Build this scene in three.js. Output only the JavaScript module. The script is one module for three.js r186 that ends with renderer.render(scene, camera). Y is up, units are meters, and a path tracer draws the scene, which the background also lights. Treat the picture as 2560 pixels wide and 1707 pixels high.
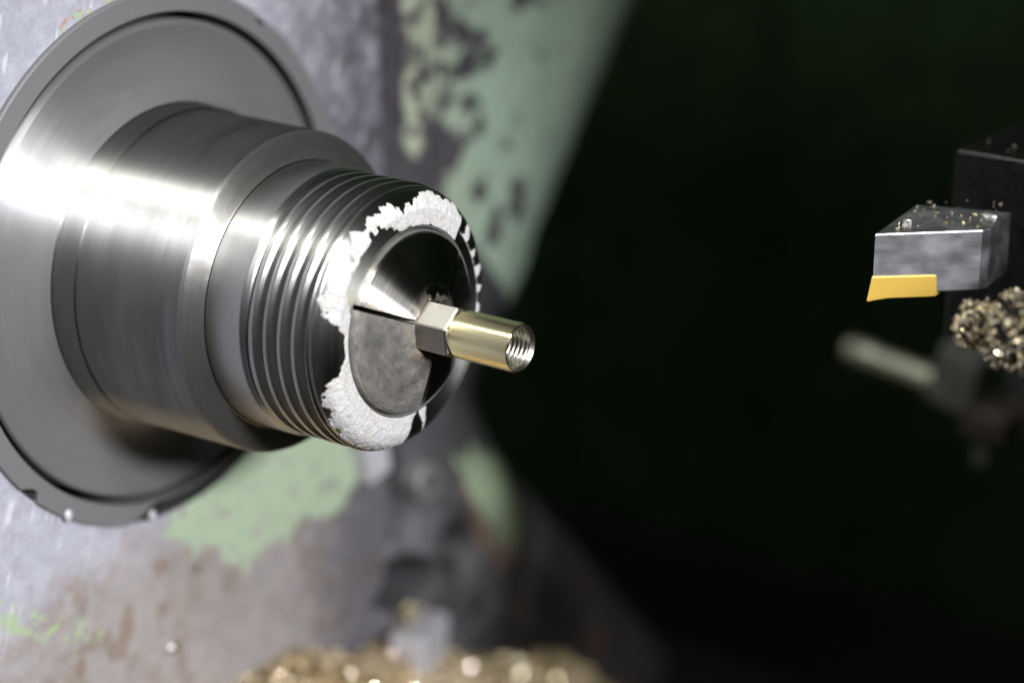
import * as THREE from 'three';
import { RoundedBoxGeometry } from 'three/addons/geometries/RoundedBoxGeometry.js';
import { RectAreaLightUniformsLib } from 'three/addons/lights/RectAreaLightUniformsLib.js';
import { mergeGeometries } from 'three/addons/utils/BufferGeometryUtils.js';

// ------------------------------------------------------------------ camera, light, exposure
// The spindle axis is the x axis (the nose points to +x), y is up, z comes towards the operator.
const scene = new THREE.Scene();
scene.background = new THREE.Color().setRGB(0.016, 0.017, 0.016);      // the dim shop around the machine
const camera = new THREE.PerspectiveCamera(16.92, 2560 / 1707, 0.02, 12);
camera.filmGauge = 22.3;                                               // a 50 mm lens on a small sensor
camera.position.set(0.3001, 0.1821, 0.4163);
camera.up.set(0, 1, 0);
camera.lookAt(0.3001 - 0.5549, 0.1821 - 0.3316, 0.4163 - 0.763);
camera.focus = 0.558;
camera.userData.fStop = 2.6;
scene.add(camera);

const renderer = new THREE.WebGLRenderer({ antialias: true });
renderer.setSize(1024, 682);
renderer.toneMapping = THREE.LinearToneMapping;
renderer.toneMappingExposure = 1;
renderer.shadowMap.enabled = true;
renderer.shadowMap.type = THREE.PCFSoftShadowMap;

const LAMP_AT = new THREE.Vector3(0.80, 0.34, 0.24), LAMP_TO = new THREE.Vector3(-0.10, -0.055, 0.045);
const lampLight = new THREE.SpotLight(new THREE.Color().setRGB(0.97, 0.97, 1.0), 5.0, 0, 0.270, 0.88, 2);
lampLight.position.copy(LAMP_AT);
lampLight.target.position.copy(LAMP_TO);
lampLight.castShadow = true;
lampLight.shadow.radius = 3.2;
lampLight.shadow.mapSize.set(2048, 2048);
lampLight.name = 'work_lamp_light';
scene.add(lampLight, lampLight.target);
RectAreaLightUniformsLib.init();
const shopLight = new THREE.RectAreaLight(new THREE.Color().setRGB(0.98, 1.0, 0.94), 16, 1.6, 0.24);   // the shop's ceiling light, high above
shopLight.position.set(0.2, 1.15, 0.55);
shopLight.lookAt(0.2, 0, 0);
shopLight.name = 'ceiling_light_glow';
scene.add(shopLight);

// ------------------------------------------------------------------ helpers
let seed = 7;
const rnd = () => { seed = (Math.imul(seed, 1664525) + 1013904223) >>> 0; return seed / 4294967296; };
const rr = (a, b) => a + (b - a) * rnd();
const D = Math.PI / 180, mm = 0.001;
const clamp = (x, a = 0, b = 1) => Math.min(b, Math.max(a, x));
const sm = (a, b, x) => { const t = clamp((x - a) / (b - a)); return t * t * (3 - 2 * t); };
const mix = (a, b, t) => a + (b - a) * t;
function hash(x, y, s) { let h = Math.imul(x, 374761393) + Math.imul(y, 668265263) + Math.imul(s, 1442695041); h = Math.imul(h ^ (h >>> 13), 1274126177); return ((h ^ (h >>> 16)) >>> 0) / 4294967296; }
function noise(x, y, s = 0, px = 0) {                                  // value noise; px wraps x
  const xi = Math.floor(x), yi = Math.floor(y), fx = x - xi, fy = y - yi;
  const u = fx * fx * (3 - 2 * fx), v = fy * fy * (3 - 2 * fy);
  const x0 = px ? ((xi % px) + px) % px : xi, x1 = px ? (x0 + 1) % px : xi + 1;
  return mix(mix(hash(x0, yi, s), hash(x1, yi, s), u), mix(hash(x0, yi + 1, s), hash(x1, yi + 1, s), u), v);
}
function fbm(x, y, s = 0, oct = 4, px = 0) { let a = 0, w = 0.5, f = 1; for (let i = 0; i < oct; i++) { a += w * noise(x * f, y * f, s + i * 17, px * f); w *= 0.5; f *= 2; } return a / (1 - Math.pow(0.5, oct)); }
function texture(w, h, f, srgb = false) {                              // f(u, v) -> [r, g, b] 0..1
  const a = new Uint8Array(w * h * 4);
  for (let j = 0; j < h; j++) for (let i = 0; i < w; i++) {
    const c = f((i + 0.5) / w, (j + 0.5) / h), k = (j * w + i) * 4;
    a[k] = clamp(c[0]) * 255; a[k + 1] = clamp(c[1]) * 255; a[k + 2] = clamp(c[2]) * 255; a[k + 3] = 255;
  }
  const t = new THREE.DataTexture(a, w, h);
  t.wrapS = t.wrapT = THREE.RepeatWrapping; t.magFilter = THREE.LinearFilter; t.minFilter = THREE.LinearMipmapLinearFilter; t.generateMipmaps = true;
  if (srgb) t.colorSpace = THREE.SRGBColorSpace;
  t.needsUpdate = true;
  return t;
}
const taken = {};
function numbered(n) { if (!(n in taken)) { taken[n] = 0; return n; } return n + '_' + String(++taken[n]).padStart(3, '0'); }
function tag(o, label, category, group, kind) {
  o.userData.label = label; o.userData.category = category;
  if (group) o.userData.group = group;
  if (kind) o.userData.kind = kind;
  return o;
}
function thing(name, label, category, p = [0, 0, 0], group) {
  const o = new THREE.Group(); o.name = numbered(name); o.position.set(...p); scene.add(o);
  return tag(o, label, category, group);
}
function part(name, g, m, parent) {
  const o = new THREE.Mesh(g, m); o.name = parent === scene ? numbered(name) : name; o.castShadow = o.receiveShadow = true; parent.add(o); return o;
}
function geo(pos, nor, uv, idx) {
  const g = new THREE.BufferGeometry();
  g.setAttribute('position', new THREE.Float32BufferAttribute(pos, 3));
  g.setAttribute('uv', new THREE.Float32BufferAttribute(uv, 2));
  g.setIndex(idx);
  if (nor) g.setAttribute('normal', new THREE.Float32BufferAttribute(nor, 3)); else g.computeVertexNormals();
  return g;
}
// a turned surface: profile of [x, r] in mm from back to front, sharp corners kept; u runs round, v along the profile (0.1 m = 1)
function turned(profile, segs = 160, a0 = 0, a1 = 360) {
  const runs = []; let run = [profile[0]];
  for (let i = 1; i < profile.length; i++) {
    run.push(profile[i]);
    if (i < profile.length - 1) {
      const A = Math.atan2(profile[i][1] - profile[i - 1][1], profile[i][0] - profile[i - 1][0]), B = Math.atan2(profile[i + 1][1] - profile[i][1], profile[i + 1][0] - profile[i][0]);
      let d = Math.abs(A - B); if (d > Math.PI) d = 2 * Math.PI - d;
      if (d > 0.42) { runs.push(run); run = [profile[i]]; }
    }
  }
  runs.push(run);
  const pos = [], nor = [], uv = [], idx = []; let v = 0;
  for (const q of runs) {
    const base = pos.length / 3;
    q.forEach((p, i) => {
      const a = q[Math.max(0, i - 1)], b = q[Math.min(q.length - 1, i + 1)];
      let tx = b[0] - a[0], tr = b[1] - a[1]; const l = Math.hypot(tx, tr) || 1; tx /= l; tr /= l;
      if (i) v += Math.hypot(p[0] - q[i - 1][0], p[1] - q[i - 1][1]) / 100;
      for (let k = 0; k <= segs; k++) {
        const t = (a0 + (a1 - a0) * k / segs) * D, s = Math.sin(t), c = Math.cos(t);
        pos.push(p[0] * mm, p[1] * s * mm, p[1] * c * mm); nor.push(-tr, tx * s, tx * c); uv.push(t / (2 * Math.PI), v);
      }
    });
    const n = segs + 1;
    for (let i = 0; i < q.length - 1; i++) for (let k = 0; k < segs; k++) { const o = base + i * n + k; idx.push(o, o + n, o + 1, o + 1, o + n, o + n + 1); }
  }
  return geo(pos, nor, uv, idx);
}
// a grid surface f(i, j) -> [x, y, z, u, v] in metres
function grid(ni, nj, f) {
  const pos = [], uv = [], idx = [];
  for (let i = 0; i <= ni; i++) for (let j = 0; j <= nj; j++) { const p = f(i / ni, j / nj); pos.push(p[0], p[1], p[2]); uv.push(p[3], p[4]); }
  const n = nj + 1;
  for (let i = 0; i < ni; i++) for (let j = 0; j < nj; j++) { const o = i * n + j; idx.push(o, o + n, o + 1, o + 1, o + n, o + n + 1); }
  return geo(pos, null, uv, idx);
}
function boxUV(g, s = 20) {                                            // uv in metres times s from the dominant axis of the normal
  const p = g.attributes.position, n = g.attributes.normal, uv = new Float32Array(p.count * 2);
  for (let i = 0; i < p.count; i++) {
    const ax = Math.abs(n.getX(i)), ay = Math.abs(n.getY(i)), az = Math.abs(n.getZ(i));
    const [a, b] = ax > ay && ax > az ? [p.getZ(i), p.getY(i)] : ay > az ? [p.getX(i), p.getZ(i)] : [p.getX(i), p.getY(i)];
    uv[2 * i] = a * s; uv[2 * i + 1] = b * s;
  }
  g.setAttribute('uv', new THREE.BufferAttribute(uv, 2));
  return g;
}
// a prism: plan points [x, z] in metres, from y0 up to y1, with rounded edges
function prism(pts, y0, y1, bevel = 0.0005, s = 20) {
  const sh = new THREE.Shape(pts.map(([x, z]) => new THREE.Vector2(x, -z)));
  const g = new THREE.ExtrudeGeometry(sh, { depth: y1 - y0 - 2 * bevel, bevelEnabled: bevel > 0, bevelSize: bevel, bevelOffset: -bevel, bevelThickness: bevel, bevelSegments: 2 });
  g.rotateX(-Math.PI / 2); g.translate(0, y0 + bevel, 0);
  return boxUV(g, s);
}
const metal = (o) => new THREE.MeshPhysicalMaterial({ metalness: 1, ...o });

// ------------------------------------------------------------------ textures
// turning lines: u runs round the part, v along it
const T_turn = texture(256, 1024, (u, v) => {
  const f = noise(u * 4, v * 400, 3, 4) * 0.5 + noise(u * 2, v * 120, 5, 2) * 0.3 + noise(u * 16, v * 512, 8, 16) * 0.2;
  const dirt = fbm(u * 10, v * 14, 21, 4, 10);
  const rough = 0.28 + 0.06 * (f - 0.5) + 0.04 * sm(0.45, 0.8, dirt);
  return [f, rough, f];
});
T_turn.repeat.set(1, 1);
const T_steel = texture(512, 512, (u, v) => {
  const s = noise(u * 6, v * 300, 31, 6) * 0.5 + 0.5 * fbm(u * 12, v * 20, 33, 4, 12);
  const d = 0.14 * sm(0.45, 0.85, fbm(u * 14, v * 16, 41, 5, 14));
  const g = 0.92 + 0.08 * s;
  return [mix(g, g * 0.72, d), mix(g, g * 0.69, d), mix(g, g * 0.64, d)];
}, true);
const T_worn = texture(512, 512, (u, v) => {                           // dull dirty metal: colour grain
  const a = fbm(u * 24, v * 24, 51, 5, 24), b = fbm(u * 90, v * 90, 57, 3, 90);
  const g = 0.62 + 0.5 * (a - 0.5) + 0.35 * (b - 0.5);
  return [g * 1.0, g * 0.985, g * 0.96];
}, true);
const T_grain = texture(512, 512, (u, v) => { const a = fbm(u * 40, v * 40, 61, 4, 40), b = fbm(u * 8, v * 8, 67, 3, 8); return [a, 0.35 + 0.5 * a + 0.25 * (b - 0.5), a]; });
const T_chalk = texture(256, 256, (u, v) => { const a = fbm(u * 12, v * 12, 81, 4, 12), b = fbm(u * 40, v * 40, 83, 3, 40), g = 0.9 + 0.16 * (b - 0.5), t = 0.3 * sm(0.56, 0.72, a); return [mix(g, 0.80, t), mix(g, 0.73, t), mix(g, 0.62, t)]; }, true);
const T_ground = texture(512, 512, (u, v) => {                         // ground tool steel: fine lines along u
  const f = noise(u * 3, v * 220, 71, 3) * 0.6 + noise(u * 9, v * 500, 73, 9) * 0.4, d = fbm(u * 10, v * 12, 75, 4, 10);
  return [f, 0.46 + 0.05 * (f - 0.5) + 0.3 * (d - 0.5), f];
});

// headstock paint, bare iron, rust: one sheet over the face, z -0.37..0.13, y -0.30..0.20
const FACE = { z0: -0.37, y0: -0.30, s: 0.5 };
const faceUV = (y, z) => [(z - FACE.z0) / FACE.s, (y - FACE.y0) / FACE.s];
const LOWER = [[8, -77], [-21, -66], [-43, -60], [-84, -66], [-83, -88], [-70, -97], [-56, -95], [-43, -96], [-27, -101], [-21, -95], [-7, -84]];
const PATCH = [[-130, -99], [-150, -104], [-166, -116], [-170, -130], [-162, -139], [-146, -133], [-136, -120]];
const HOLES = [[-128, 43, 5, 9], [-138, 37, 6, 5], [-145, 33, 6, 4], [-128, 29, 4, 3], [-140, 27, 8, 4], [-152.5, 27.5, 4, 4], [-117, 25, 3, 6], [-119, 13, 4, 5], [-130, 20, 3, 5], [-142, 15, 5, 3], [-147, 7, 3, 5],
  [-124, 7, 8, 7], [-131, 1, 8, 8], [-122, -3, 7, 9], [-139, 4, 5, 4], [-114, -6, 9, 10], [-167, -22, 5, 8], [-155, -29, 4, 7], [-148, -14, 4, 4], [-173, 42, 9, 2.5], [-180, 24, 3, 3], [-165, 5, 2, 3], [-160, -2, 3, 2]];
function inside(pts, x, y) { let r = false; for (let i = 0, j = pts.length - 1; i < pts.length; j = i++) { const [xi, yi] = pts[i], [xj, yj] = pts[j]; if ((yi > y) !== (yj > y) && x < (xj - xi) * (y - yi) / (yj - yi) + xi) r = !r; } return r; }
const T_face = texture(1400, 1400, (u, v) => {
  const z = (FACE.z0 + u * FACE.s) * 1000, y = (FACE.y0 + v * FACE.s) * 1000;         // mm
  const n1 = fbm(z * 0.05, y * 0.05, 101, 4), n2 = fbm(z * 0.3, y * 0.3, 111, 4), n3 = fbm(z * 1.4, y * 1.4, 121, 3);
  const wz = z + 5 * (n2 - 0.5) + 7 * (fbm(z * 0.13, y * 0.13, 131, 3) - 0.5), wy = y + 13 * (fbm(z * 0.42, y * 0.08, 141, 3) - 0.5) + 4 * (n3 - 0.5);
  let c;
  if (z > -94.5) {                                                     // the scraped grey plate
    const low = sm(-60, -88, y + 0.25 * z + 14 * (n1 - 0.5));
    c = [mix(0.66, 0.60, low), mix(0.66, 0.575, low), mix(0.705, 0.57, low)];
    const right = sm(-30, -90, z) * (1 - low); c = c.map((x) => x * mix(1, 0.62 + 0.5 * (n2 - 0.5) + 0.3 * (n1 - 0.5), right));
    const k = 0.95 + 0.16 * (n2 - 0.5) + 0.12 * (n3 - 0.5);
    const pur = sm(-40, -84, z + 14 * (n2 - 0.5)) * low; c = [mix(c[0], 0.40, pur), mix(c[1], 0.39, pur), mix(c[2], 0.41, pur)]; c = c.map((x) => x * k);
    const scr = sm(0.8, 0.9, noise((z + 0.35 * y) * 0.9, (y - 0.35 * z) * 0.11, 151)) * (1 - low);
    c = c.map((x) => mix(x, 0.86, scr * 0.5));
    const rust = sm(0.54, 0.66, fbm(z * 0.16, y * 0.16, 161, 4)) * low * sm(75, 30, z) * sm(-25, 5, z);
    c = [mix(c[0], 0.46, rust * 0.5), mix(c[1], 0.38, rust * 0.5), mix(c[2], 0.32, rust * 0.5)];
    const rust2 = sm(0.55, 0.75, fbm(z * 0.1, y * 0.1, 171, 4)) * low; c = [c[0] * mix(1, 0.95, rust2), c[1] * mix(1, 0.92, rust2), c[2] * mix(1, 0.88, rust2)];
    const arc = Math.abs(Math.hypot(y, z) - 101 + 3 * (n1 - 0.5)), fl = sm(4.5, 2, arc) * sm(0.5, 0.6, fbm(z * 0.4, y * 0.4, 181, 4)) * sm(20, 30, z) * sm(-60, -70, y);
    const ring = Math.hypot(y, z), fl2 = sm(75.5, 74, ring) * sm(0.5, 0.58, fbm(z * 0.3, y * 0.3, 183, 2)) * sm(-2, 8, z) * sm(32, 26, z) * (y > 0 ? 1 : 0);
    const g = Math.max(fl, fl2 * 0.8);
    c = [mix(c[0], 0.60, g * 0.8), mix(c[1], 0.69, g * 0.8), mix(c[2], 0.52, g * 0.8)];
    if (fl2 > 0.2 && n3 > 0.55) c = [0.66, 0.5, 0.48];
    if (inside(LOWER, wz, wy) && n2 < 0.68) { const q = 0.95 + 0.14 * (n3 - 0.5); c = [0.655 * q, 0.725 * q, 0.615 * q]; }
  } else {                                                             // the casting beside it
    const m = 0.9 + 0.5 * (n2 - 0.5) + 0.2 * (n3 - 0.5);
    c = [0.30 * m, 0.285 * m, 0.305 * m];
    if (y < -70) { const l = sm(-70, -95, y); const q = 0.85 + 0.7 * (n1 - 0.5) + 0.3 * (n2 - 0.5); c = [mix(c[0], 0.33 * q, l), mix(c[1], 0.325 * q, l), mix(c[2], 0.342 * q, l)]; for (const [oz, oy, or] of [[-126, -131, 10], [-160, -146, 15], [-150, -170, 22], [-185, -168, 14], [-133, -152, 5]]) { const o = sm(1.2, 0.5, Math.hypot(z - oz, (y - oy) * 1.2) / or + 0.9 * (n2 - 0.5)); c = [mix(c[0], 0.17, o * 0.75), mix(c[1], 0.165, o * 0.75), mix(c[2], 0.165, o * 0.75)]; } }  // dark blotches: shade of the dents painted into the colour, plus mottling
    const strip = sm(-107, -109.5, z + 1.5 * (n2 - 0.5) + (y < 8 ? (8 - y) * 0.9 : 0));
    let hole = 0;
    for (const [hz, hy, a, b] of HOLES) { const dd = Math.hypot((z + 4.5 * (n2 - 0.5) * 2 - hz) / a, (y + 4 * (fbm(z * 0.2, y * 0.2, 191, 3) - 0.5) * 2 - hy) / b); hole = Math.max(hole, sm(1.15, 0.75, dd)); }
    const left = sm(-150, -112, z), chip = sm(0.66 - 0.16 * left, 0.76 - 0.14 * left, fbm(z * 0.22, y * 0.17, 201, 4)) * (0.25 + 0.75 * left);
    const green = clamp((y > -66 ? 1 : 0) * strip - Math.max(hole, chip * 0.8)), q = 0.95 + 0.12 * (n1 - 0.5) + 0.1 * (n3 - 0.5);
    c = [mix(c[0], mix(0.63, 0.66, left) * q, green), mix(c[1], mix(0.71, 0.69, left) * q, green), mix(c[2], mix(0.635, 0.60, left) * q, green)];
    if (inside(PATCH, wz, wy)) c = [0.63 * q, 0.70 * q, 0.585 * q];
    else if (inside(PATCH, wz - 1, wy + 9)) c = [0.46 * q, 0.38 * q, 0.35 * q];
    const red = sm(0.7, 0.76, fbm(z * 0.09, y * 0.09, 211, 3)) * (y < -120 ? 1 : 0); c = [mix(c[0], 0.42, red * 0.6), mix(c[1], 0.27, red * 0.6), mix(c[2], 0.25, red * 0.6)];
  }
  return c;
}, true);
T_face.wrapS = T_face.wrapT = THREE.ClampToEdgeWrapping;

// ------------------------------------------------------------------ materials
const M = {
  dull: metal({ color: new THREE.Color().setRGB(0.38, 0.37, 0.36), map: T_steel, metalness: 0.92, roughness: 1.6, roughnessMap: T_turn, anisotropy: 0.9, anisotropyRotation: Math.PI / 2, bumpMap: T_grain, bumpScale: 0.0001 }),
  spindle: metal({ color: new THREE.Color().setRGB(0.46, 0.46, 0.445), map: T_steel, roughness: 1.6, roughnessMap: T_turn, bumpMap: T_turn, bumpScale: 0.000004, anisotropy: 1, anisotropyRotation: Math.PI / 2 }),
  thread: metal({ color: new THREE.Color().setRGB(0.50, 0.50, 0.485), map: T_steel, roughness: 1.2, roughnessMap: T_turn, anisotropy: 0.85, anisotropyRotation: Math.PI / 2 }),
  rim: metal({ color: new THREE.Color().setRGB(0.46, 0.46, 0.47), map: T_steel, metalness: 0.8, roughness: 0.42 }),
  flange: metal({ color: new THREE.Color().setRGB(0.44, 0.435, 0.445), map: T_steel, metalness: 0.72, roughness: 1.7, roughnessMap: T_turn, bumpMap: T_turn, bumpScale: 0.000004, anisotropy: 1, anisotropyRotation: Math.PI / 2 }),
  collet: metal({ color: new THREE.Color().setRGB(0.55, 0.545, 0.54), roughness: 0.95, roughnessMap: T_turn, anisotropy: 1, anisotropyRotation: Math.PI / 2 }),
  ring: metal({ color: new THREE.Color().setRGB(0.195, 0.19, 0.196), roughness: 0.5, bumpMap: T_grain, bumpScale: 0.00004, metalness: 0.35 }),
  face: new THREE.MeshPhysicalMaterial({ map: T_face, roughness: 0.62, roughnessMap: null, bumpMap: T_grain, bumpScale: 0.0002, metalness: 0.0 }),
  brass: metal({ color: new THREE.Color().setRGB(0.88, 0.79, 0.46), roughness: 0.2, anisotropy: 0.85, anisotropyRotation: Math.PI / 2 }),
  hex: metal({ color: new THREE.Color().setRGB(0.70, 0.67, 0.61), map: T_steel, roughness: 0.45, anisotropy: 0.9, bumpMap: T_ground, bumpScale: 0.000006 }),
  white: new THREE.MeshPhysicalMaterial({ color: new THREE.Color().setRGB(0.62, 0.61, 0.61), map: T_chalk, roughness: 0.7, bumpMap: T_grain, bumpScale: 0.0003 }),
  tool: metal({ color: new THREE.Color().setRGB(0.52, 0.52, 0.545), roughness: 0.95, roughnessMap: T_ground }),
  carbide: new THREE.MeshPhysicalMaterial({ color: new THREE.Color().setRGB(0.74, 0.48, 0.09), roughness: 0.45, metalness: 0.35 }),
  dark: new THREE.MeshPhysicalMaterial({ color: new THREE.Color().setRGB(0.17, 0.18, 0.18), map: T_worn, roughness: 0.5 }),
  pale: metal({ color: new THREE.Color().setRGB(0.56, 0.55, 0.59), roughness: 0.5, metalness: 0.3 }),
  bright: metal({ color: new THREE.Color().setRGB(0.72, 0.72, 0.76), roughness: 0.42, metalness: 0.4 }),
  dark_side: new THREE.MeshPhysicalMaterial({ color: new THREE.Color().setRGB(0.03, 0.028, 0.026), roughness: 0.6 }),
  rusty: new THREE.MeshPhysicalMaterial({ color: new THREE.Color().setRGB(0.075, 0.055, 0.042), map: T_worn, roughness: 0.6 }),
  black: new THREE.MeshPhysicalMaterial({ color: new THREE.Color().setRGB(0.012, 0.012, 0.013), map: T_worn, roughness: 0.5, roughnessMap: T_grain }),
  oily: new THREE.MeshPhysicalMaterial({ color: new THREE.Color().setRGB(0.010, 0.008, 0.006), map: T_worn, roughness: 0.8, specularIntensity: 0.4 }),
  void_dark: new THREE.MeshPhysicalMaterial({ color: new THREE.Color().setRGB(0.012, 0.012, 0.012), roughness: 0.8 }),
  panel: new THREE.MeshPhysicalMaterial({ color: new THREE.Color().setRGB(0.026, 0.062, 0.022), map: T_worn, roughness: 0.85, specularIntensity: 0.3 }),
  core: new THREE.MeshPhysicalMaterial({ color: new THREE.Color().setRGB(0.34, 0.26, 0.14), roughness: 0.7 }),
  bore: metal({ color: new THREE.Color().setRGB(0.70, 0.68, 0.60), roughness: 0.25 }),
  chip: metal({ color: new THREE.Color().setRGB(0.86, 0.76, 0.55), roughness: 0.3, metalness: 0.35 }),
  glint: metal({ color: new THREE.Color().setRGB(0.95, 0.86, 0.68), roughness: 0.1 }),
  shade: new THREE.MeshPhysicalMaterial({ color: new THREE.Color().setRGB(0.05, 0.12, 0.07), roughness: 0.4 }),
  drill: metal({ color: new THREE.Color().setRGB(0.62, 0.60, 0.50), roughness: 0.38, metalness: 0.9 }),
};

// ------------------------------------------------------------------ surroundings
const pan = part('chip_pan', boxUV(new THREE.BoxGeometry(2.6, 0.04, 1.8).translate(0.5, -0.47, -0.05), 4), M.oily, scene); pan.userData.kind = 'structure'; pan.userData.label = 'dark oily chip pan below the spindle';
{
  const gs = [boxUV(new THREE.BoxGeometry(2.6, 1.5, 0.02).translate(0.5, 0.3, -0.80), 4)];
  for (let k = 0; k < 7; k++) gs.push(boxUV(new THREE.BoxGeometry(0.03, 1.5, 0.012).translate(-0.55 + k * 0.16, 0.3, -0.786), 4));
  const p = part('back_panel', mergeGeometries(gs.map((g) => g.toNonIndexed())), M.panel, scene); p.userData.kind = 'structure'; p.userData.label = 'dark green sheet metal guard behind the machine';
}

// ------------------------------------------------------------------ headstock
const head = thing('lathe_headstock', 'worn lathe headstock with chipped pale green paint and scraped grey plate', 'headstock', [0, -0.45, 0]);
const HY = 0.45;
{
  // right-hand edge of the casting: z of its outline at each height (mm)
  const EDGE = [[-460, -520], [-280, -340], [-180, -250], [-129, -200], [-105, -182], [-86, -176], [-72, -182], [-60, -228], [-48, -250], [-30, -264], [-5, -284], [24, -309], [60, -338], [220, -474]];
  const edge = (y) => { let i = 0; while (i < EDGE.length - 2 && y > EDGE[i + 1][0]) i++; const [a, b] = [EDGE[i], EDGE[i + 1]]; return mix(a[1], b[1], clamp((y - a[0]) / (b[0] - a[0]), -1, 2)); };
  const edgeS = (y) => { let s = 0; for (let k = -4; k <= 4; k++) s += edge(y + k * 3); return s / 9; };
  const X0 = -122;
  const bumps = [[-112, -129, 26, 20, 9], [-150, -150, 22, 40, 7], [-120, -180, 40, 26, 10], [-126, -129, 9, 8, -13], [-146, -118, 14, 14, 5], [-176, -150, 14, 10, -5], [-165, -175, 10, 16, 5]];
  const g = grid(300, 280, (a, b) => {
    const y = mix(-450, 190, a), e = edgeS(y), R = mix(55, 110, sm(-80, -40, y));
    // along b: flat face from z = 140 to the start of the fillet, the quarter round, then the side going back
    let z, x;
    if (b < 0.72) { z = mix(140, e + R, b / 0.72); x = X0; }
    else if (b < 0.93) { const t = (b - 0.72) / 0.21 * Math.PI / 2; z = e + R - R * Math.sin(t); x = X0 - R + R * Math.cos(t); }
    else { z = e; x = X0 - R - (b - 0.93) / 0.07 * 160; }
    for (const [bz, by, sz, sy, h] of bumps) if (z < -90) x += h * Math.exp(-Math.pow((z - bz) / sz, 2) - Math.pow((y - by) / sy, 2));
    if (z < -86) for (const [bz, by, sz, sy, h] of [[-97.5, -132, 11, 7, -110], [-98, -101, 5.5, 12, -90]]) x += h * Math.exp(-Math.pow(Math.pow((z - bz) / sz, 2) + Math.pow((y - by) / sy, 2), 3));
    if (z < -100) x += 1.2 * (fbm(z * 0.05, y * 0.05, 301, 3) - 0.5);
    if (Math.hypot(y, z) < 75.5) x -= 55;                             // bored out for the spindle
    const [u, v] = faceUV(y * mm, z * mm);
    return [x * mm, y * mm + HY, z * mm, u, v];
  });
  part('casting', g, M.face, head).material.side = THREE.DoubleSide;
  // the proud front plate with the bore for the spindle
  const s = new THREE.Shape([[180, 190], [-93, 190], [-94, 60], [-96, 0], [-94, -60], [-95, -105], [-92, -128], [-80, -140], [-60, -146], [-20, -152], [30, -170], [180, -190]].map(([z, y]) => new THREE.Vector2(-z * mm, y * mm + HY)));
  const h = new THREE.Path(); h.absarc(0, HY, 0.0734, 0, Math.PI * 2, true); s.holes.push(h);
  const pg = new THREE.ExtrudeGeometry(s, { depth: 0.0023, bevelEnabled: true, bevelSize: 0.0012, bevelOffset: -0.0012, bevelThickness: 0.0012, bevelSegments: 4, curveSegments: 96 });
  pg.rotateY(Math.PI / 2); pg.translate(-0.122, 0, 0);                 // shape x -> -z, extrusion -> +x
  { const p = pg.attributes.position, uv = new Float32Array(p.count * 2); for (let i = 0; i < p.count; i++) { const [u, v] = faceUV(p.getY(i) - HY, Math.max(p.getZ(i), -0.0942)); uv[2 * i] = u; uv[2 * i + 1] = v; } pg.setAttribute('uv', new THREE.BufferAttribute(uv, 2)); }
  part('front_plate', pg, [M.face, M.dark_side], head);  // plate edges and hole wall take a near-black colour
  const well = turned([[-160, 40], [-160, 74.2], [-122.6, 74.2]], 96); well.translate(0, HY, 0);
  part('bore', well, M.void_dark, head);
  // socket screw beside the plate and a small tab
  const sc = turned([[-124, 6.6], [-116, 6.6], [-115, 5.8], [-115, 3.4], [-121, 3.2], [-121, 0.1]], 40); sc.translate(0, HY - 0.1015, -0.1105);
  part('socket_screw', sc, M.ring, head);
  const tab = prism([[-0.0045, -0.005], [0.0035, -0.0052], [0.0042, -0.004], [0.0040, 0.006], [-0.0045, 0.0065]], -0.010, 0.013, 0.0015); tab.rotateX(0.2); tab.translate(-0.1170, HY - 0.080, -0.0825);
  part('locating_tab', tab, M.pale, head);
  const blk = new RoundedBoxGeometry(0.012, 0.030, 0.027, 3, 0.0012); blk.rotateY(0.35); blk.rotateX(-0.12); boxUV(blk); blk.translate(-0.112, HY - 0.160, -0.0985);
  part('guide_block', blk, M.pale, head);
}
// ring round the spindle flange
{
  const t = thing('bearing_ring', 'flat grey bearing ring round the spindle flange with small notches', 'bearing ring', [-0.1185, 0, 0]);
  const s = new THREE.Shape(), N = 240, P = [];
  for (let k = 0; k < N; k++) {
    const a = k / N * 360; let r = 72.3;                               // a: degrees from +z towards +y
    const cut = (c, w, d) => { let q = Math.abs(((a - c + 540) % 360) - 180); if (q < w) r = Math.min(r, 72.3 - d * sm(w, w * 0.6, q)); };
    cut(360 - 97, 22, 5.0); cut(360 - 78, 2.0, 1.4); cut(360 - 44, 2.6, 2.2); cut(126, 3, 1.8);
    P.push(new THREE.Vector2(-r * Math.cos(a * D) * mm, r * Math.sin(a * D) * mm));
  }
  s.setFromPoints(P);
  const h = new THREE.Path(); h.absarc(0, 0, 0.0669, 0, Math.PI * 2, true); s.holes.push(h);
  const g = new THREE.ExtrudeGeometry(s, { depth: 0.012, bevelEnabled: true, bevelSize: 0.0005, bevelOffset: -0.0005, bevelThickness: 0.0005, bevelSegments: 3, curveSegments: 128 });
  g.rotateY(Math.PI / 2); g.translate(-0.0108, 0, 0); boxUV(g);
  part('ring_plate', g, M.ring, t);
  for (const [a, r] of [[-56, 71.4], [-82, 70.6]]) {
    const k = new THREE.SphereGeometry(0.0013, 14, 10); k.scale(0.5, 1.3, 1); k.translate(0.0018, r * Math.sin(a * D) * mm, r * Math.cos(a * D) * mm);
    part('rivet', k, M.pale, t);
  }
}

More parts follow.
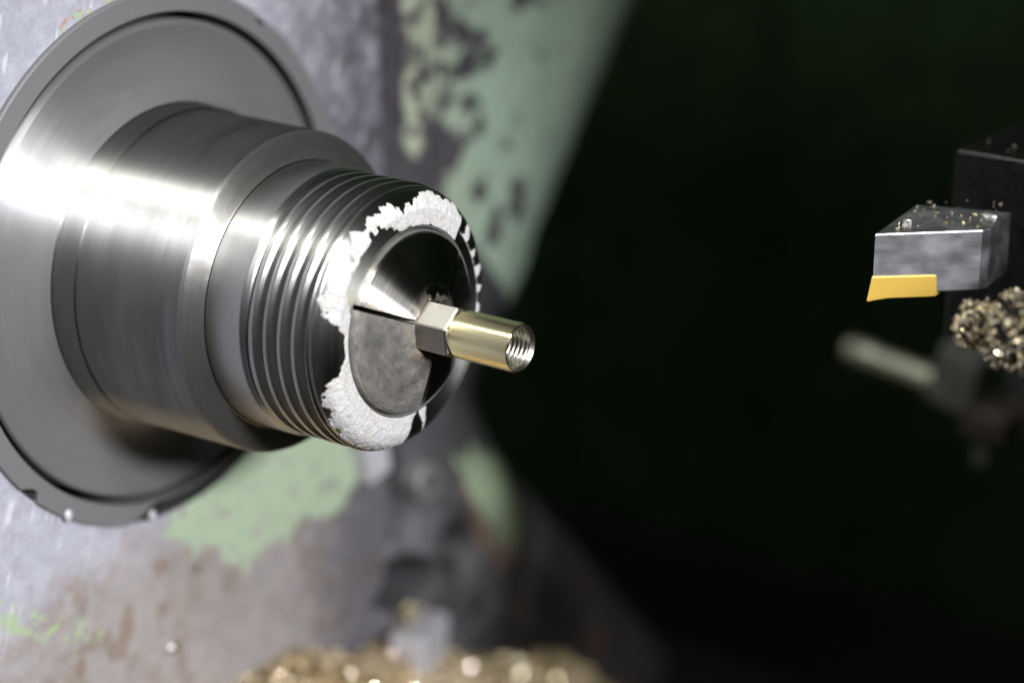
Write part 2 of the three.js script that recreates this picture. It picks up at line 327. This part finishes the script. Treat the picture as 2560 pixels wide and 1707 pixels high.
// ------------------------------------------------------------------ spindle
const spindle = thing('lathe_spindle', 'polished steel lathe spindle with wide flange and threaded nose', 'spindle');
const arc = (cx, cr, R, a0, a1, n) => Array.from({ length: n + 1 }, (_, i) => { const a = mix(a0, a1, i / n) * D; return [cx + R * Math.cos(a), cr + R * Math.sin(a)]; });
part('flange', turned([[-132, 64.4], [-118.4, 64.4], [-117.6, 63.9], [-117.3, 62.8], [-118.0, 61], [-119, 57], [-119.2, 53], [-118.9, 50], [-118.2, 47.6], [-117.0, 45.6], [-115.6, 44.2], [-114.2, 43.2]], 220), M.flange, spindle);
part('body', turned([[-114.2, 43.2], [-114.0, 42.9], [-106.6, 42.7], [-106.2, 42.2], [-105.4, 42.1], [-72.2, 41.7]], 220), M.spindle, spindle);
part('shoulder', turned([[-72.2, 41.7], [-71.3, 41.3], [-70.8, 40.4], [-70.5, 37.5], [-70.3, 35.0], [-69.9, 34.6]], 220), M.dull, spindle);
{
  // threaded nose: a helix with wide rounded lands, running out at both ends
  const pitch = 4.45, rad = (x, t) => {
    let ph = (x + 56.4) / pitch - t / 360; ph -= Math.floor(ph);
    const env = sm(-57.4, -56.0, x) * sm(-37.6, -38.8, x);
    const groove = clamp((ph - 0.34) / 0.30) * clamp((1.0 - ph) / 0.30), crown = 0.5 * Math.pow(clamp(Math.abs(((ph + 0.33) % 1) - 0.5) * 5), 2) * 0.4;
    let r = mix(34.4, 33.75, sm(-59, -57, x)) - env * (3.3 * groove + crown);
    r -= 0.5 * sm(-38.4, -37.8, x) + 0.2 * sm(-36.9, -36.6, x);
    const q = clamp((x + 38.6) / 5.0); r = r - (1 - Math.sqrt(1 - q * q * 0.985)) * 4.9;
    return r;
  };
  part('thread', grid(560, 240, (a, b) => { const x = mix(-69.8, -33.6, a), t = b * 360, r = rad(x, t); return [x * mm, r * Math.sin(t * D) * mm, r * Math.cos(t * D) * mm, b, a * 0.36]; }), M.thread, spindle);
  part('nose_face', turned([[-33.6, 28.6], [-33.35, 27.6], [-33.35, 24.0]], 200), M.thread, spindle);
  part('rim', turned([[-33.35, 24.0], [-33.45, 23.75], [-34.0, 23.45], [-44, 23.4]], 200), M.rim, spindle);
  // crumbly white residue left on the rounded end of the nose
  const ext = (t) => {                                                 // how far it reaches back from the rim, 0..1
    const T = [[-112, 0], [-103, 0.0], [-99, 0.55], [-95, 0.0], [-91, 0.12], [-84, 0.62], [-70, 0.9], [-50, 0.84], [-35, 0.78], [-20, 0.66], [-12, 0.36], [-5, 0.12], [8, 0.14], [16, 0.55], [24, 0.74], [36, 0.6], [44, 0.34], [56, 0.72], [62, 0.5], [74, 0.6], [84, 0.42], [100, 0.52], [116, 0.62], [130, 0.58], [135, 0.42], [137, 0]];
    const S = [[144, 3.2, 0.22], [156, 2.2, 0.12], [167, 3.2, 0.16], [177, 2.4, 0.12], [188, 3.4, 0.09]];
    let e = 0; for (let i = 0; i < T.length - 1; i++) if (t >= T[i][0] && t < T[i + 1][0]) e = mix(T[i][1], T[i + 1][1], (t - T[i][0]) / (T[i + 1][0] - T[i][0]));
    for (const [c, w, h] of S) { const q = (t - c) / w; if (Math.abs(q) < 1) e = Math.max(e, h * Math.sqrt(1 - q * q)); }
    return e;
  };
  const NT = 620, NS = 46, pos = [], uv = [], idx = [], id = [];
  for (let i = 0; i < NT; i++) for (let j = 0; j <= NS; j++) {
    const t = -112 + i * 330 / NT, s = j / NS;
    // path: from the rim ring outwards over the rounded end
    let x, r; const f = s * 1.25;
    if (f < 0.42) { r = mix(24.1, 28.4, f / 0.42); x = -33.3; } else { x = mix(-33.6, -40.4, (f - 0.42) / 0.83); r = rad(x, t); }
    const blob = t > 138;
    const mt = t * 0.49, ms = s * 10;                                   // millimetres along and across
    const lim = ext(t) * (blob ? 1 : 0.88 + 0.5 * (fbm(mt * 0.45, ms * 0.3, 401, 3) - 0.5)) + (blob ? 0 : ext(t) * 0.34 * (fbm(mt * 1.3, ms * 1.1, 407, 3) - 0.5));
    const lo = blob ? 0.24 : 0.0, inn = blob ? lo : 0.3 * sm(18, 30, t) * sm(86, 66, t) + 0.16 * (fbm(mt * 0.8, 7, 419, 3) - 0.35) * sm(10, 20, t), d = Math.min(lim + lo - s, s - inn + 0.03);
    const patch = blob ? 1 : 1 - 0.6 * sm(0.62, 0.72, fbm(mt * 0.7, ms * 0.7, 417, 3)) * sm(0.25, 0.5, s);
    const h = clamp(Math.sqrt(Math.max(0, d) * 14), 0, 1) * patch * (0.20 + 0.24 * fbm(mt * 1.1, ms * 1.1, 411, 3)) + 0.10 * fbm(mt * 4, ms * 4, 413, 2) * (d > 0 ? 1 : 0);
    const nx = f < 0.42 ? 0.95 : mix(0.8, 0.25, (f - 0.42) / 0.83), nr = Math.sqrt(1 - nx * nx);
    const X = x + nx * (h - 0.15), Rr = r + nr * (h - 0.15);
    pos.push(X * mm, Rr * Math.sin(t * D) * mm, Rr * Math.cos(t * D) * mm); uv.push(t / 40, s * 1.4); id.push(d > -0.012);
  }
  const n = NS + 1;
  for (let i = 0; i < NT - 1; i++) for (let j = 0; j < NS; j++) { const o = i * n + j; if (id[o] && id[o + 1] && id[o + n] && id[o + n + 1]) idx.push(o, o + n, o + 1, o + 1, o + n, o + n + 1); }
  const g = geo(pos, null, uv, idx);
  part('white_residue', g, M.white, spindle).material.side = THREE.DoubleSide;
}

// ------------------------------------------------------------------ collet: three jaws round a hexagonal hole
const HEX0 = 23.5, APO = 6.0;                                          // direction of a hex corner, half the width across flats (mm)
const hexR = (t, a) => { const d = ((((t - HEX0) % 60) + 60) % 60) - 30; return a / Math.cos(d * D); };
const collet = thing('collet', 'split steel collet in the spindle nose with three worn jaws', 'collet', [-0.0335, 0, 0]);
{
  // dried coolant film: most of the lower jaw, a patch on the upper one
  const jawFilm = (u, v) => { const t = u * 360, low = sm(26, 20, t > 200 ? t - 360 : t) * sm(-100, -92, t > 200 ? t - 360 : t), n = fbm(u * 18, v * 6, 521, 4, 18); return clamp(low * (0.55 + 1.0 * (n - 0.35)) + 0.5 * sm(0.962, 0.97, v)); };
  const T_jaw = texture(512, 512, (u, v) => {                          // u round, v outwards: wear near the hole, smudges
    const a = fbm(u * 30, v * 10, 501, 5, 30), b = fbm(u * 9, v * 3, 511, 4, 9), c = noise(u * 40, v * 140, 515, 40);
    const wear = sm(0.42, 0.62, a + 0.1 * (b - 0.5)) * sm(0.46, 0.26, v + 0.14 * (b - 0.5)), film = jawFilm(u, v);
    const g = 0.84 + 0.12 * (c - 0.5) - 0.04 * sm(0.4, 0.75, b), k = 0.74 + 0.4 * (a - 0.5) + 0.15 * (b - 0.5) + 0.28 * (fbm(u * 130, v * 44, 531, 3, 130) - 0.5);
    return [mix(mix(g, k, film), 0.66, wear), mix(mix(g * 0.99, k * 0.985, film), 0.60, wear), mix(mix(g * 0.98, k * 0.95, film), 0.53, wear)];
  }, true);
  const T_jawR = texture(512, 512, (u, v) => { const a = fbm(u * 30, v * 10, 501, 5, 30), b = fbm(u * 9, v * 3, 511, 4, 9), c = noise(u * 4, v * 220, 517, 4); const wear = sm(0.45, 0.6, a) * sm(0.46, 0.26, v), film = jawFilm(u, v); return [c, 0.30 + 0.08 * (c - 0.5) + 0.3 * film + 0.2 * wear, 1 - 0.55 * film - 0.3 * wear]; });
  const mj = metal({ color: new THREE.Color().setRGB(0.60, 0.59, 0.58), map: T_jaw, roughness: 1, roughnessMap: T_jawR, metalnessMap: T_jawR, anisotropy: 1, anisotropyRotation: Math.PI / 2 });
  const prof = [[-14, -1], [6.1, -1], [6.75, -0.75], [6.95, -0.45], [1.9, 21.2], [1.5, 22.3], [0.9, 22.9], [0.1, 23.15], [-0.6, 23.2], [-1, 23.2], [-2, 23.2], [-14, 23.2]];   // x from the nose end, radius; -1.. means from the hex hole
  const SL = 1.25 / 2;
  for (let k = 0; k < 3; k++) {
    const a0 = 24 + 120 * k, a1 = a0 + 120, NS = 72;
    const ring = (p, s) => {
      const t = mix(a0, a1, s); let r = p[1] < 1 ? hexR(t, APO + 0.12) + (p[1] + 1) * 2 : p[1];
      const gap = Math.asin(clamp(SL / r, 0, 1)) / D, tt = mix(a0 + gap, a1 - gap, s); r = p[1] < 1 ? hexR(tt, APO + 0.12) + (p[1] + 1) * 2 : p[1];
      return [p[0] * mm, r * Math.sin(tt * D) * mm, r * Math.cos(tt * D) * mm, tt / 360, r / 23.5];
    };
    const parts = [];
    for (let i = 0; i < prof.length - 1; i++) {
      const n = i === 3 ? 14 : 1, A = prof[i], B = prof[i + 1];
      const lerpR = (q) => { if (i !== 3) return (s) => { const a = ring(A, s), b = ring(B, s); return a.map((v, m) => mix(v, b[m], q)); }; return (s) => { const a = ring(A, s), b = ring(B, s), c = a.map((v, m) => mix(v, b[m], q)); return c; }; };
      parts.push(grid(n, NS, (q, s) => lerpR(q)(s)));
    }
    for (const s of [0, 1]) {                                          // flat walls of the slit
      const pts = prof.map((p) => ring(p, s)), c = ring([-9, 14], s), pos = [], uv = [], idx = [];
      for (const p of [c, ...pts]) { pos.push(p[0], p[1], p[2]); uv.push(p[3], p[4]); }
      for (let i = 1; i <= pts.length; i++) idx.push(0, i, i % pts.length + 1);
      parts.push(geo(pos, null, uv, idx));
    }
    const g = mergeGeometries(parts.map((p) => p.toNonIndexed()));
    part('jaw', g, mj, collet).material.side = THREE.DoubleSide;
  }
}

// ------------------------------------------------------------------ brass workpiece
const work = thing('brass_workpiece', 'small bright brass fitting with hexagonal shank and threaded bore, held in the collet', 'brass fitting');
{
  const hx = [-46, -18.4, -17.9].map((x, i) => { const a = i === 2 ? APO - 0.28 : APO; const P = []; for (let k = 0; k < 6; k++) { for (const o of [-28.2, 28.2]) { const t = HEX0 + 30 + 60 * k + o; const r = a / Math.cos(o * D); P.push([x, r * Math.sin(t * D), r * Math.cos(t * D)]); } } return P; });
  const pos = [], uv = [];
  const quad = (a, b, c, d, l) => { for (const [p, s, t] of [[a, 0, 0], [b, 1, 0], [c, 1, 1], [a, 0, 0], [c, 1, 1], [d, 0, 1]]) { pos.push(p[0] * mm, p[1] * mm, p[2] * mm); uv.push(s * l * 0.6 + 0.13 * l, t * 0.14); } };
  for (let i = 0; i < 2; i++) for (let k = 0; k < 12; k++) { const q = (k + 1) % 12; quad(hx[i][k], hx[i + 1][k], hx[i + 1][q], hx[i][q], 1 + (k >> 1)); }
  for (let k = 0; k < 12; k++) { const q = (k + 1) % 12; quad(hx[2][k], [-17.9, 0, 0], [-17.9, 0, 0], hx[2][q], 1); }
  const g = new THREE.BufferGeometry(); g.setAttribute('position', new THREE.Float32BufferAttribute(pos, 3)); g.setAttribute('uv', new THREE.Float32BufferAttribute(uv, 2)); g.computeVertexNormals();
  part('hex_shank', g, M.hex, work).material.side = THREE.DoubleSide;
  part('turned_end', turned([[-18.6, 5.55], [-17.4, 5.6], [-17.0, 5.97], [-16.6, 6.0], [-0.3, 6.0], [-0.06, 5.93], [0, 5.8], [0, 5.6]], 120), M.brass, work);
  const T = 1.25, rb = (x, t) => { let ph = (-x - 1.0) / T - t / 360; ph -= Math.floor(ph); const tri = 1 - Math.abs(2 * ph - 1); return x > -0.9 ? mix(5.6, 4.75, -x / 0.9) : 4.75 + 0.62 * sm(0, 0.6, -0.9 - x) * sm(0.1, 0.9, tri); };
  part('threaded_bore', grid(240, 110, (a, b) => { const x = -a * 15, t = 360 * b, r = rb(x, t); return [x * mm, r * Math.sin(t * D) * mm, r * Math.cos(t * D) * mm, b, a]; }), M.bore, work).material.side = THREE.DoubleSide;
  const end = turned([[-15, 4.8], [-15, 0.05]], 40); part('bore_end', end, M.oily, work);
}

// ------------------------------------------------------------------ cutting tool and holder
{
  const t = thing('cutting_tool', 'square steel lathe tool with a yellow carbide tip', 'cutting tool', [0.067, 0.0066, -0.077]);
  const o = t.position, FL = [0.0576, -0.0671], FR = [0.0784, -0.0865], b = [-0.0036, -0.0292], b2 = [-0.0021, -0.0175];
  const e = [0.73, -0.68];
  const pts = [[FL[0], FL[1]], [FR[0] - e[0] * 0.0016, FR[1] - e[1] * 0.0016], [FR[0] - 0.0002, FR[1] - 0.0016], [FR[0] + b2[0], FR[1] + b2[1]], [FL[0] + b[0], FL[1] + b[1]]];
  const g = prism(pts, 0.0066, 0.0223, 0.0005, 22); g.translate(-o.x, -o.y, -o.z);
  part('shank', g, M.tool, t);
  // tip: outline on the front face (along the front edge, height), let in to the shank and 0.4 mm proud of it
  const cs = new THREE.Shape([[0.0004, 0.0114], [0.0160, 0.0112], [0.0166, 0.0110], [0.0170, 0.0060], [0.0165, 0.0057], [0.0048, 0.0057], [0.0022, 0.0054], [-0.0002, 0.0050], [-0.0006, 0.0053]].map((p) => new THREE.Vector2(...p)));
  const c = new THREE.ExtrudeGeometry(cs, { depth: 0.0062, bevelEnabled: true, bevelSize: 0.00025, bevelOffset: -0.00025, bevelThickness: 0.00025, bevelSegments: 2 });
  c.translate(0, 0, -0.0062);
  c.applyMatrix4(new THREE.Matrix4().makeBasis(new THREE.Vector3(0.7317, 0, -0.6816), new THREE.Vector3(0, 1, 0), new THREE.Vector3(0.1224, 0, 0.9925)).setPosition(0.0572, 0, -0.0664)); boxUV(c);
  c.translate(-o.x, -o.y, -o.z);
  part('carbide_tip', c, M.carbide, t);
}
{
  const t = thing('tool_holder', 'matt black steel tool holder block behind the cutting tool', 'tool holder', [0.09, -0.45, -0.16]);
  const g = new RoundedBoxGeometry(0.125, 0.052, 0.052, 4, 0.0012); boxUV(g); g.translate(0.0508 + 0.0625 - 0.09, 0.0306 - 0.026 + 0.45, -0.1235 - 0.026 + 0.16);
  part('holder_block', g, M.black, t);
  const p = new RoundedBoxGeometry(0.09, 0.495, 0.18, 3, 0.003); boxUV(p); p.translate(0.205 - 0.09, 0.2475, -0.115 + 0.16);
  part('shading_tool_post', p, M.black, t);  // unseen post, enlarged to throw shade on the lower right of the casting
}
{
  const t = thing('boring_bar', 'round steel bar below the cutting tool, caked in brass chips', 'boring bar', [0.0904, 0.0101, -0.051]);
  const g = turned([[-1, 0.1], [0, 3.6], [1, 4.6], [6, 4.8], [7, 3.6], [8.5, 3.6], [9, 8.4], [60, 8.4]], 48); g.rotateY(0.1);
  part('bar', g, M.oily, t);
}
{
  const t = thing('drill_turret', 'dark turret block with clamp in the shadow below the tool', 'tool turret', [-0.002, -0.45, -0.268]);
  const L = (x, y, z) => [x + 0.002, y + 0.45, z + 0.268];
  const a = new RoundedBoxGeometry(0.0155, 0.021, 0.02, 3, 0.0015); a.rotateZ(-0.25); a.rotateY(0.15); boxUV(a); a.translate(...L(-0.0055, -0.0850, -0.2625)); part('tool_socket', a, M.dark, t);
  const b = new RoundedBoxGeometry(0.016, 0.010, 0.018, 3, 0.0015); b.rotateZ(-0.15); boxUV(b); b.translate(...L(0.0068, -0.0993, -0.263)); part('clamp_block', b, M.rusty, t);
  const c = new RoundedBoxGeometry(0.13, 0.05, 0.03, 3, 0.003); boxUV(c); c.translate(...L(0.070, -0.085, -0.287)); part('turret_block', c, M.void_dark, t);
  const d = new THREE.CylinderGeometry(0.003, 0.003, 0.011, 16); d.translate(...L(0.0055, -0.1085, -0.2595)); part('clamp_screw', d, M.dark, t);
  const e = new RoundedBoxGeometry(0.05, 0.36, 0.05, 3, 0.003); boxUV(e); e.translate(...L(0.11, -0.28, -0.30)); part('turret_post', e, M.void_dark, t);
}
{
  const t = thing('drill', 'short round steel drill pointing left out of the dark turret', 'drill', [-0.0146, -0.0876, -0.2573]);
  const g = turned([[-35.5, 0.1], [-33.8, 3.6], [-33.2, 4.4], [-24, 4.8], [-23, 4.2], [8, 4.2]], 40); g.rotateY(-0.134); g.rotateZ(-0.07);
  part('drill_shank', g, M.drill, t);
}

// ------------------------------------------------------------------ brass chips
function chipGeo(k) {                                                  // a curled sliver
  const n = 5, L = 1, W = 0.45 + 0.2 * k, C = 1.2 + 0.9 * k;
  return grid(n, 1, (a, b) => { const t = (a - 0.5) * C; return [Math.sin(t) / C * L, (1 - Math.cos(t)) / C * L + 0.12 * (b - 0.5) * a, (b - 0.5) * W * (1 - 0.5 * a), a, b]; });
}
function chipPile(name, label, count, place, size, bright = false, parent = scene) {
  const o = new THREE.InstancedMesh(chipGeo(bright ? -0.9 : 0.6), bright ? M.glint : M.chip, count);
  o.name = numbered(name); tag(o, label, 'metal chips', null, 'stuff'); o.castShadow = o.receiveShadow = true;
  const m = new THREE.Matrix4(), q = new THREE.Quaternion(), e = new THREE.Euler(), c = new THREE.Color();
  for (let i = 0; i < count; i++) {
    const p = place(i), s = size * (0.5 + Math.pow(rnd(), 2) * 1.3);
    e.set(rr(0, 6.28), rr(0, 6.28), rr(0, 6.28)); q.setFromEuler(e);
    m.compose(p, q, new THREE.Vector3(s, s, s * rr(0.7, 1.2))); o.setMatrixAt(i, m);
    const b = (name === 'brass_chips' ? (count > 5000 ? rr(0.85, 1.4) : rr(0.3, 1.05)) : rr(0.8, 1.1)), w = rnd(); c.setRGB(b, b * mix(0.92, 1, w), b * mix(0.75, 1.15, w)); o.setColorAt(i, c);
  }
  parent.add(o); return o;
}
M.chip.side = M.glint.side = THREE.DoubleSide;
{
  // ledge in front of the headstock carrying the heap
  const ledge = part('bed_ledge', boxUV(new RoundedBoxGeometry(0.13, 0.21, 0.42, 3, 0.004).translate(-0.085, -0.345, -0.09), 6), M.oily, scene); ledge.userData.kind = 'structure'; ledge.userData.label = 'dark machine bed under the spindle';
  const top = (x, z) => {
    const C = [[-0.30, -0.27], [-0.22, -0.225], [-0.185, -0.195], [-0.16, -0.183], [-0.115, -0.163], [-0.09, -0.152], [-0.075, -0.150], [-0.06, -0.141], [-0.045, -0.136], [-0.03, -0.136], [-0.01, -0.138], [0.03, -0.150], [0.1, -0.19]];
    let i = 0; while (i < C.length - 2 && z > C[i + 1][0]) i++;
    let h = mix(C[i][1], C[i + 1][1], (z - C[i][0]) / (C[i + 1][0] - C[i][0])) - 0.001;
    h -= Math.pow(clamp((x + 0.112) / 0.08), 1.3) * 0.07 + 0.006 * (fbm(x * 40, z * 40, 601, 3) - 0.5);
    return h;
  };
  const heap = part('chip_heap', grid(40, 60, (a, b) => { const x = mix(-0.122, -0.03, a), z = mix(0.06, -0.28, b); return [x, top(x, z), z, x * 30, z * 30]; }), M.core, scene);
  tag(heap, 'solid core of the golden brass chip heap under the spindle', 'chip heap', null, 'stuff');
  chipPile('brass_chips', 'heap of golden brass chips on the bed under the spindle', 16000, () => { const x = -0.121 + Math.pow(rnd(), 1.4) * 0.075, z = rr(0.05, -0.26); return new THREE.Vector3(x, top(x, z) + rr(0, 0.003), z); }, 0.0019);
  chipPile('bright_chips', 'flat shiny flakes glinting in the brass chip heap under the spindle', 12000, () => { const x = -0.120 + Math.pow(rnd(), 1.3) * 0.07, z = rr(0.05, -0.26); return new THREE.Vector3(x, top(x, z) + rr(0.0015, 0.004), z); }, 0.0024, true);
  chipPile('brass_chips', 'few brass chips caught on top of the grey guide block', 40, () => new THREE.Vector3(rr(-0.12, -0.113), -0.1445 + rr(0, 0.004), rr(-0.106, -0.094)), 0.004);
  chipPile('brass_chips', 'brass chips caked on the round bar below the cutting tool', 1200, () => { const x = rnd() < 0.26 ? rr(-0.001, 0.008) : rr(0.007, 0.035), a = rr(-60, 150) * D, r = (x < 0.008 ? 0.0045 : 0.0083) + rr(0, 0.0012); return new THREE.Vector3(0.0904 + x, 0.0101 + r * Math.sin(a), -0.051 - 0.1 * x + r * Math.cos(a)); }, 0.0014);
  chipPile('bright_chips', 'flat shiny flakes among the chips on the round bar below the tool', 260, () => { const x = rnd() < 0.28 ? rr(-0.001, 0.0065) : rr(0.009, 0.035), a = rr(-60, 150) * D, r = (x < 0.008 ? 0.0053 : 0.0091) + rr(0, 0.001); return new THREE.Vector3(0.0904 + x, 0.0101 + r * Math.sin(a), -0.051 - 0.1 * x + r * Math.cos(a)); }, 0.0013, true);
  chipPile('brass_chips', 'fine brass chips sprinkled on top of the tool and its holder', 70, (i) => { if (i < 40) { const s = rr(0.002, 0.026), d = rr(0.002, 0.03); return new THREE.Vector3(0.0576 + 0.73 * s - 0.19 * d, 0.0225, -0.0671 - 0.68 * s - 0.98 * d); } return new THREE.Vector3(rr(0.055, 0.11), 0.0309, rr(-0.125, -0.17)); }, 0.0011);
}
const crumb = (label, p, s) => { const g = new THREE.IcosahedronGeometry(1, 1); const a = g.attributes.position; for (let i = 0; i < a.count; i++) { const k = 0.8 + 0.4 * hash(Math.round(a.getX(i) * 50), Math.round(a.getY(i) * 50 + a.getZ(i) * 90), 9); a.setXYZ(i, a.getX(i) * s[0] * k, a.getY(i) * s[1] * k, a.getZ(i) * s[2] * k); } g.computeVertexNormals(); const o = part('metal_crumb', g, M.crumb, scene); o.position.set(...p); tag(o, label, 'metal chip', 'loose chips'); return o; };
M.crumb = metal({ color: new THREE.Color().setRGB(0.85, 0.84, 0.84), roughness: 0.35 });
crumb('bright round chip stuck low on the grey plate', [-0.1178, -0.1129, 0.0034], [0.001, 0.0016, 0.002]);
crumb('dull round chip on the grey plate below the green patch', [-0.1178, -0.0923, -0.0066], [0.001, 0.0014, 0.0014]);
crumb('small white chip on top of the tool shank', [0.0600, 0.0228, -0.0795], [0.0012, 0.0010, 0.0010]);
crumb('long pale chip on the back of the tool shank', [0.0738, 0.0228, -0.0965], [0.0022, 0.0007, 0.0009]);

// ------------------------------------------------------------------ work lamp, above and outside the frame
{
  const t = thing('work_lamp', 'green metal machine work lamp shining on the spindle', 'lamp', LAMP_AT.toArray());
  t.lookAt(LAMP_TO);                                                   // +z of the group points at the work
  const shade = new THREE.LatheGeometry([[0.03, -0.14], [0.045, -0.13], [0.06, -0.10], [0.085, 0.02], [0.086, 0.02], [0.063, -0.101], [0.047, -0.134], [0.03, -0.144]].map((p) => new THREE.Vector2(...p)), 48); shade.rotateX(Math.PI / 2);
  part('lamp_shade', shade, M.shade, t);
  const lens = new THREE.CylinderGeometry(0.064, 0.064, 0.006, 40); lens.rotateX(Math.PI / 2); lens.translate(0, 0, -0.075);
  part('lamp_bulb', lens, new THREE.MeshStandardMaterial({ color: 0xffffff, emissive: 0xffffff, emissiveIntensity: 3, roughness: 0.5 }), t);
  const arm = new THREE.TubeGeometry(new THREE.QuadraticBezierCurve3(new THREE.Vector3(0, 0, -0.14), new THREE.Vector3(0, 0.2, -0.3), new THREE.Vector3(0, 0.5, -0.25)), 24, 0.009, 10);
  part('lamp_arm', arm, M.black, t);
}
{
  const t = thing('ceiling_light', 'long shop ceiling light high above the machine', 'ceiling light', [0.2, 1.15, 0.55]);
  t.lookAt(0.2, 0, 0);
  part('housing', new RoundedBoxGeometry(1.66, 0.30, 0.05, 2, 0.006).translate(0, 0, -0.045), M.panel, t);
  part('diffuser_lamp', new THREE.BoxGeometry(1.6, 0.24, 0.01).translate(0, 0, -0.012), new THREE.MeshStandardMaterial({ color: 0xffffff, emissive: 0xfafff0, emissiveIntensity: 2 }), t);
}
renderer.render(scene, camera);
